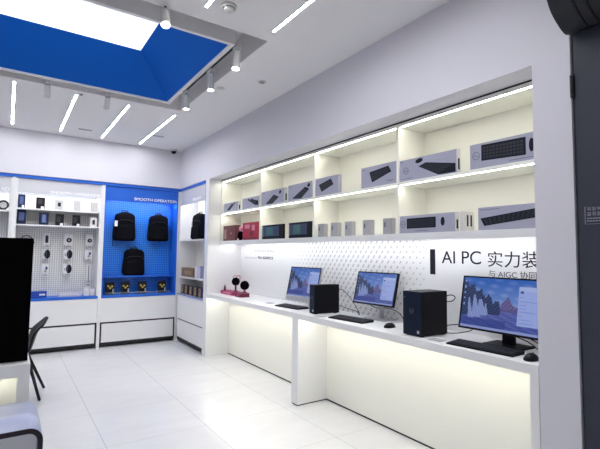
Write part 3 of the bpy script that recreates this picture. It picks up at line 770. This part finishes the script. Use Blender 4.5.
# hanging blister packs
def hang(x0, x1, z0, z1, label, kindp):
    y = 7.49; t = thing('hanging_pack', label, 'package', ((x0+x1)/2, y, z0), group='hanging packs on the white pegboard')
    w = (x1-x0)/2; h = z1-z0
    MB().box(-w, w, 0, .006, 0, h, .001).build('card', TAGW, t)
    if kindp == 0: MB().box(-w*.45, w*.45, -.012, 0, h*.18, h*.82, .004).build('product', INK, t)
    elif kindp == 1: MB().cyl((w*.1, -.014, h*.45), (w*.1, 0, h*.45), w*.62, n=24).build('product', INK, t); MB().cyl((w*.1, -.016, h*.45), (w*.1, -.014, h*.45), w*.25, n=20).build('button', CARTG, t)
    elif kindp == 2: MB().sphere((w*.35, -.006, h*.5), .055, (.7, .3, 1.25)).build('product', INK, t, True); MB().box(-w*.8, -w*.4, -.001, 0, h*.3, h*.6).build('print', CARTG, t)
    elif kindp == 3: MB().sphere((w*.3, -.006, h*.6), .024, (.7, .3, 1)).build('product', NAVL, t, True); MB().sphere((0, -.006, h*.3), .02, (1, .3, .8)).build('product', CARTG, t, True)
    elif kindp == 4: MB().tube([(0, -.006, h*.95), (0, -.006, h*.1)], .007).build('product', INKG, t); MB().tube([(-w, -.006, h*.1), (w, -.006, h*.1)], .004).build('product', INKG, t)
    MB().cyl((0, .006, h+.012), (0, .088, h+.012), .0025, n=8).build('hook', GREYM, t)
    MB().box(-w*.5, w*.5, -.03, -.027, -.035, -.008).build('price_tag', CARTG, t)
    MB().tube([(0, .006, h+.012), (0, -.03, h+.012), (0, -.03, -.01)], .0015, 6).build('tag_wire', GREYM, t)
    MB().box(-.006, .006, 0, .006, h-.002, h+.02).build('hanger_tab', TAGW, t)
cols = ((.445, .530, 'left'), (.720, .836, 'middle'), (1.017, 1.117, 'right'))
rows = ((1.560, 1.730, 'top'), (1.350, 1.490, 'second'), (1.130, 1.265, 'lowest'))
kinds = ((0, 1, 1), (2, 2, 3), (3, 2, 4))
desc = {0: 'with a dark oblong', 1: 'with a round black gadget', 2: 'with a black rounded gadget', 3: 'with a small pale gadget', 4: 'holding a long thin stick'}
for ri, (z0, z1, rn) in enumerate(rows):
    for ci, (x0, x1, cn) in enumerate(cols):
        k = kinds[ri][ci]
        if k == 4: z0 = .965
        hang(x0 if k != 4 else 1.05, x1 if k != 4 else 1.10, z0, z1, 'white hanging pack %s, %s column, %s row of the pegboard' % (desc[k], cn, rn), k)
t = thing('headphones', 'thin dark headband hanging on the pegboard just above the black screen', 'headphones', (.229, 7.49, 1.60))
MB().ring((0, 0, .02), (0, 1, 0), .070, .006, 24, 6, (0, math.pi)).build('headband', BLKP, t, True)
for s in (-1, 1): MB().cyl((s*.066, -.02, -.01), (s*.066, .02, -.01), .035, n=20).build('ear_cushion', BLKP, t)
MB().cyl((0, 0, .083), (0, .09, .083), .003, n=8).build('hook', GREYM, t)

# ------------------------------------------------------------------ backpacks
def backpack(x, y, z, w, h, label, d=.17, tagside=None, yaw=0, sitting=False, strap_side=-1):
    t = thing('backpack', label, 'backpack', (x, y, z), (0, 0, yaw), group='black backpacks')
    # body: rings of superellipse, front towards -Y
    def loft(W, D, H, zoff, yoff, name, m, ztop=.82):
        mb = MB(); nl = 14; na = 28; rings = []
        for i in range(nl+1):
            v = i/nl; zz = zoff+v*H
            k = 1.0
            if v > ztop: k = max(.02, (1-((v-ztop)/(1-ztop))**2.2))**.5
            if v < .08: k = .86+.14*(v/.08)**.5
            wv = W*(1-.12*v)*(k if v > ztop else k); dv = D*(1-.25*v)*(.55+.45*k)
            ring = []
            for q in range(na):
                a = 2*math.pi*q/na; c, s_ = math.cos(a), math.sin(a)
                ex = .55
                ring.append(mb.bm.verts.new((wv/2*math.copysign(abs(c)**ex, c), yoff+dv/2*math.copysign(abs(s_)**ex, s_), zz)))
            rings.append(ring)
        for A, B in zip(rings, rings[1:]):
            for q in range(na): mb.bm.faces.new((A[q], A[(q+1) % na], B[(q+1) % na], B[q]))
        mb.bm.faces.new(rings[0][::-1]); mb.bm.faces.new(rings[-1])
        o = mb.build(name, m, t, True)
        return o
    loft(w, d, h, 0, 0, 'body', FABRIC)
    loft(w*.80, d*.35, h*.50, .02, -d*.40, 'front_pocket', FABRIC, .80)
    MB().tube(bezier([(-w*.16, .01, h*.95), (-w*.10, .01, h*1.04), (w*.10, .01, h*1.04), (w*.16, .01, h*.95)], 6), .007).build('handle', FABRIC2, t, True)
    MB().tube(bezier([(-w*.36, -d*.38, h*.62), (-w*.22, -d*.45, h*.70), (w*.22, -d*.45, h*.70), (w*.36, -d*.38, h*.62)], 6), .004).build('zipper', FABRIC2, t, True)
    for s in (-1, 1):
        MB().tube(bezier([(s*w*.25, d*.42, h*.9), (s*w*.40, d*.50, h*.55), (s*w*.46, d*.40, h*.15), (s*w*.44, d*.3, h*.04)], 6), .013).build('shoulder_strap', FABRIC2, t, True)
    if not sitting:
        MB().tube(bezier([(strap_side*w*.44, d*.25, h*.05), (strap_side*w*.50, .02, -h*.02), (strap_side*w*.49, .02, -h*.18 if strap_side < 0 else -h*.05)], 5), .006).build('loose_strap', FABRIC2, t, True)
        MB().cyl((0, .015, h*1.01), (0, 7.58-y, h*1.03), .004, n=8).build('hook', GREYM, t)
    if tagside is not None: MB().box(tagside-.022, tagside+.022, -d/2-.012, -d/2-.008, h*.48, h*.67).build('price_tag', TAGW, t)
    return t
backpack(1.575, 7.45, 1.647, .345, .475, 'black backpack hanging upper left on the blue board, white tag on its left', tagside=-.150, strap_side=-1)
backpack(2.12, 7.45, 1.655, .345, .450, 'black backpack hanging upper right on the blue board', strap_side=0.2)
backpack(1.742, 7.46, 1.0865, .345, .440, 'black backpack at the lower centre of the blue board, standing on its shelf', strap_side=1, sitting=False)

# four yellow and black packages below the backpacks
for k, x in enumerate((1.372, 1.60, 1.866, 2.185)):
    nm = ['leftmost', 'second from the left', 'third from the left', 'rightmost'][k]
    t = thing('battery_pack', 'black package with yellow print under the backpacks, %s of four' % nm, 'package', (x, 7.36, .791), group='yellow and black packages on the blue ledge')
    MB().box(-.065, .065, -.02, .02, 0.001, .20, .003).build('carton', BLKBOX, t)
    for q, zz_ in ((-.028, .135), (.028, .130), (0, .105)): MB().sphere((q, -.021, zz_), .016, (1, .15, .9)).build('print', YELLOW, t, True)
    MB().box(-.03, .03, -.023, -.021, .05, .085).build('product', BLKP, t)
    MB().box(.035, .055, -.023, -.021, .02, .09).build('label', CARTG, t)

# ------------------------------------------------------------------ side unit (right of the corner)
t = thing('display_unit', 'narrow white display unit with grey header at a right angle to the blue one', 'display unit', (2.6, 6.6, 0), group='display units along the side wall')
def P(o): return rel(t, o)
Y0, Y1 = 6.04, 7.18; XA, XB2 = 2.400, 2.72
P(MB().box(XA, XB2, Y0, Y0+.025, .79, 2.50).build('side_panel', BLUEF))
P(MB().box(XA, XB2, Y1-.02, Y1, .79, 2.50).build('side_panel', WHITE))
P(MB().box(XA-.004, XB2, Y0, Y1, 2.502, 2.54).build('top_trim', BLUEF))
P(MB().box(XA+.012, XA+.03, Y0+.025, Y1-.02, 2.255, 2.502).build('header', GREYL))
P(text('lettering', 'SMOOTH', SIGNW, (XA+.0105, 6.62, 2.285), .062, FACE_NEG_X, None, width=.33))
P(MB().box(XA+.035, XA+.055, Y0+.04, Y1-.03, 2.272, 2.282).build('light_strip', LEDD))
P(MB().box(XB2-.02, XB2, Y0+.025, Y1-.02, .79, 2.50).build('back_board', WHITE_W))
P(MB().box(XA+.01, XB2-.02, Y0+.025, Y1-.02, 1.655, 1.675).build('shelf_board', WHITE))
P(MB().box(XA+.01, XB2-.02, Y0+.025, Y1-.02, 1.055, 1.075).build('shelf_board', WHITE))
P(MB().box(XA-.004, XB2, Y0, Y1, .752, .79).build('ledge', GREYL))
P(MB().box(XA-.008, XA-.004, Y0, Y1, .775, .79).build('edge_trim', BLUEF))
P(MB().box(XA, XB2, Y0, Y1, .385, .750).build('cabinet_front', WHITE))
P(MB().box(XA+.012, XB2, Y0, Y1, .03, .385).build('drawer_recess', BLACK))
P(MB().box(XA, XA+.02, Y0+.01, Y1-.012, .088, .366).build('drawer_front', WHITE))
backpack(2.53, 6.60, 1.6765, .50, .42, 'black backpack standing on the upper shelf of the narrow side unit', d=.16, yaw=-math.pi/2, sitting=True, tagside=-.12)
pack_t = thing('product_box', 'brown kraft box on the middle shelf of the side unit', 'box', (2.47, 6.85, 1.0755))
MB().box(-.04, .10, -.26, .26, 0.001, .145, .002).build('carton', BROWN, pack_t)
MB().box(-.0415, -.04, -.20, .1, .04, .10).build('label', BROWN2, pack_t)
pack_t = thing('product_box', 'pale bluish box right of the brown kraft box', 'box', (2.47, 6.38, 1.0755))
MB().box(-.04, .10, -.11, .11, 0.001, .185, .002).build('carton', LILAC, pack_t)
MB().box(-.0415, -.04, .03, .11, .01, .175).build('label', CARTW, pack_t)
for k, y in enumerate((7.05, 6.87, 6.66, 6.46, 6.26)):
    nm = ['leftmost', 'second from left', 'middle', 'second from right', 'rightmost'][k]
    c = thing('canister', 'brown upright package on the lowest shelf of the side unit, %s of five' % nm, 'package', (2.46, y, .791), group='brown packages in the side unit')
    MB().box(-.03, .06, -.068, .068, 0.001, .145, .004).build('carton', mat('dark_carton', (.035, .03, .04), .5) if k == 0 else bpy.data.materials['dark_carton'], c)
    MB().box(-.0315, -.03, -.035, .050, .02, .135).build('label', BROWN2, c)
    MB().box(-.0325, -.0315, -.02, .035, .08, .12).build('print', BROWN, c)

# ------------------------------------------------------------------ near left: display table with big black screen
t = thing('display_table', 'white table with thick top and leg under the big black screen', 'table', (-.6, 3.0, 0))
def P(o): return rel(t, o)
P(MB().box(-1.6, .126, 2.62, 3.30, .838, .900).build('tabletop', WHITE))
P(MB().box(.074, .126, 2.62, 3.30, 0, .838).build('leg', WHITE))
P(MB().box(-1.6, -1.534, 2.62, 3.30, 0, .838).build('leg', WHITE))
P(MB().box(-1.534, .074, 2.70, 2.72, .01, .838).build('modesty_panel', WHITE_W))
P(MB().box(-1.52, .06, 2.640, 2.646, .8365, .8385).build('light_strip', LEDW))
t = thing('television', 'big black switched-off screen at the left edge of the picture', 'screen', (-.553, 2.70, .900))
MB().box(-.58, .668, -.03, .01, .006, .638, .004).build('housing', TVB, t)
MB().box(-.572, .660, -.0312, -.030, .014, .630).build('display_glass', TVB, t)
for s in (-.35, .43): MB().box(s-.03, s+.03, -.05, .14, 0, .012, .003).build('foot', BLKP, t)

# curved desk at the bottom left
t = thing('curved_desk', 'pale blue bent-edge desk with dark edge banding in the bottom left corner', 'desk', (-.5, 2.3, 0))
def P(o): return rel(t, o)
YN, YFAR, XR_, ZT, RR, TH = 2.105, 2.49, .160, .752, .055, .020
arc_o = [(XR_-RR+RR*math.sin(a), ZT-RR+RR*math.cos(a)) for a in [math.pi/2*k/12 for k in range(13)]]
arc_i = [(XR_-RR+(RR-TH)*math.sin(a), ZT-RR+(RR-TH)*math.cos(a)) for a in [math.pi/2*k/12 for k in range(13)]]
outer = [(-1.2, ZT)]+arc_o+[(XR_, 0.0)]; inner = [(-1.2, ZT-TH)]+arc_i+[(XR_-TH, 0.0)]
def sheet(y0, y1, grow=0.0):
    mb = MB(); n = len(outer)
    V = {}
    for tag_, y in (('a', y0), ('b', y1)):
        for i in range(n):
            V[tag_, 'o', i] = mb.bm.verts.new((outer[i][0], y, outer[i][1])); V[tag_, 'i', i] = mb.bm.verts.new((inner[i][0], y, inner[i][1]))
    for i in range(n-1):
        mb.bm.faces.new((V['a', 'o', i], V['a', 'o', i+1], V['b', 'o', i+1], V['b', 'o', i]))
        mb.bm.faces.new((V['a', 'i', i], V['b', 'i', i], V['b', 'i', i+1], V['a', 'i', i+1]))
        for q in ('a', 'b'): mb.bm.faces.new((V[q, 'o', i], V[q, 'i', i], V[q, 'i', i+1], V[q, 'o', i+1]))
    for i in (0, n-1): mb.bm.faces.new((V['a', 'o', i], V['b', 'o', i], V['b', 'i', i], V['a', 'i', i]))
    return mb
so = sheet(YN+.004, YFAR).build('bent_top', LAV, None, True); P(so)
for p in so.data.polygons: p.use_smooth = abs(p.normal.y) < .5
P(sheet(YN, YN+.004).build('edge_band', EDGE))
P(MB().box(-1.2, XR_-TH, YN+.06, YN+.08, .02, ZT-TH).build('inner_panel', WHITE))

# ------------------------------------------------------------------ chair beyond the table
t = thing('chair', 'black shell chair with slim black legs beyond the big black screen', 'chair', (.10, 5.25, 0))
CH = mat('chair_black', (0.006, 0.006, 0.008), .5, spec=.25)
mb = MB()
# side profile (x, z) from seat front over the bend up to the back tip
pr = bezier([(-.22, 0, .44), (-.10, 0, .425), (.06, 0, .42), (.13, 0, .45), (.165, 0, .54), (.205, 0, .66), (.285, 0, .785)], 5)
nw = 12; rows_ = []
for i, p in enumerate(pr):
    v = i/(len(pr)-1); wv = .225*(1-.25*max(0, v-.6)/.4); row = []
    for k in range(nw+1):
        u = k/nw*2-1
        lift = .03*u*u
        row.append(mb.bm.verts.new((p.x-(lift*1.5 if v > .5 else 0)*(v), u*wv, p.z+(lift if v <= .5 else lift*(1-v))-(.06*u*u*max(0, v-.8)/.2))))
    rows_.append(row)
for A, B in zip(rows_, rows_[1:]):
    for k in range(nw): mb.bm.faces.new((A[k], A[k+1], B[k+1], B[k]))
sh = mb.build('seat_shell', CH, t, True)
so = sh.modifiers.new('s', 'SOLIDIFY'); so.thickness = .016; so.offset = 0
for sx, sy, ex, ey in ((.12, -.13, .235, -.215), (.12, .13, .30, .22), (-.14, -.13, -.25, -.215), (-.14, .13, -.25, .22)):
    MB().cyl((sx, sy, .415), (ex, ey, 0), .017, .013, 14).build('leg', CH, t, True)
m = MB(); m.tube([(.12, -.13, .41), (.12, .13, .41), (-.14, .13, .41), (-.14, -.13, .41), (.12, -.13, .41)], .010)
m.build('seat_frame', CH, t, True)

# ------------------------------------------------------------------ light
W = bpy.data.worlds.new('World'); S.world = W; W.use_nodes = True
W.node_tree.nodes['Background'].inputs[0].default_value = (0.93, 0.94, 1.0, 1)
W.node_tree.nodes['Background'].inputs[1].default_value = 0.30
S.view_settings.view_transform = 'Standard'; S.view_settings.look = 'None'; S.view_settings.gamma = 1
S.view_settings.exposure = 0.92
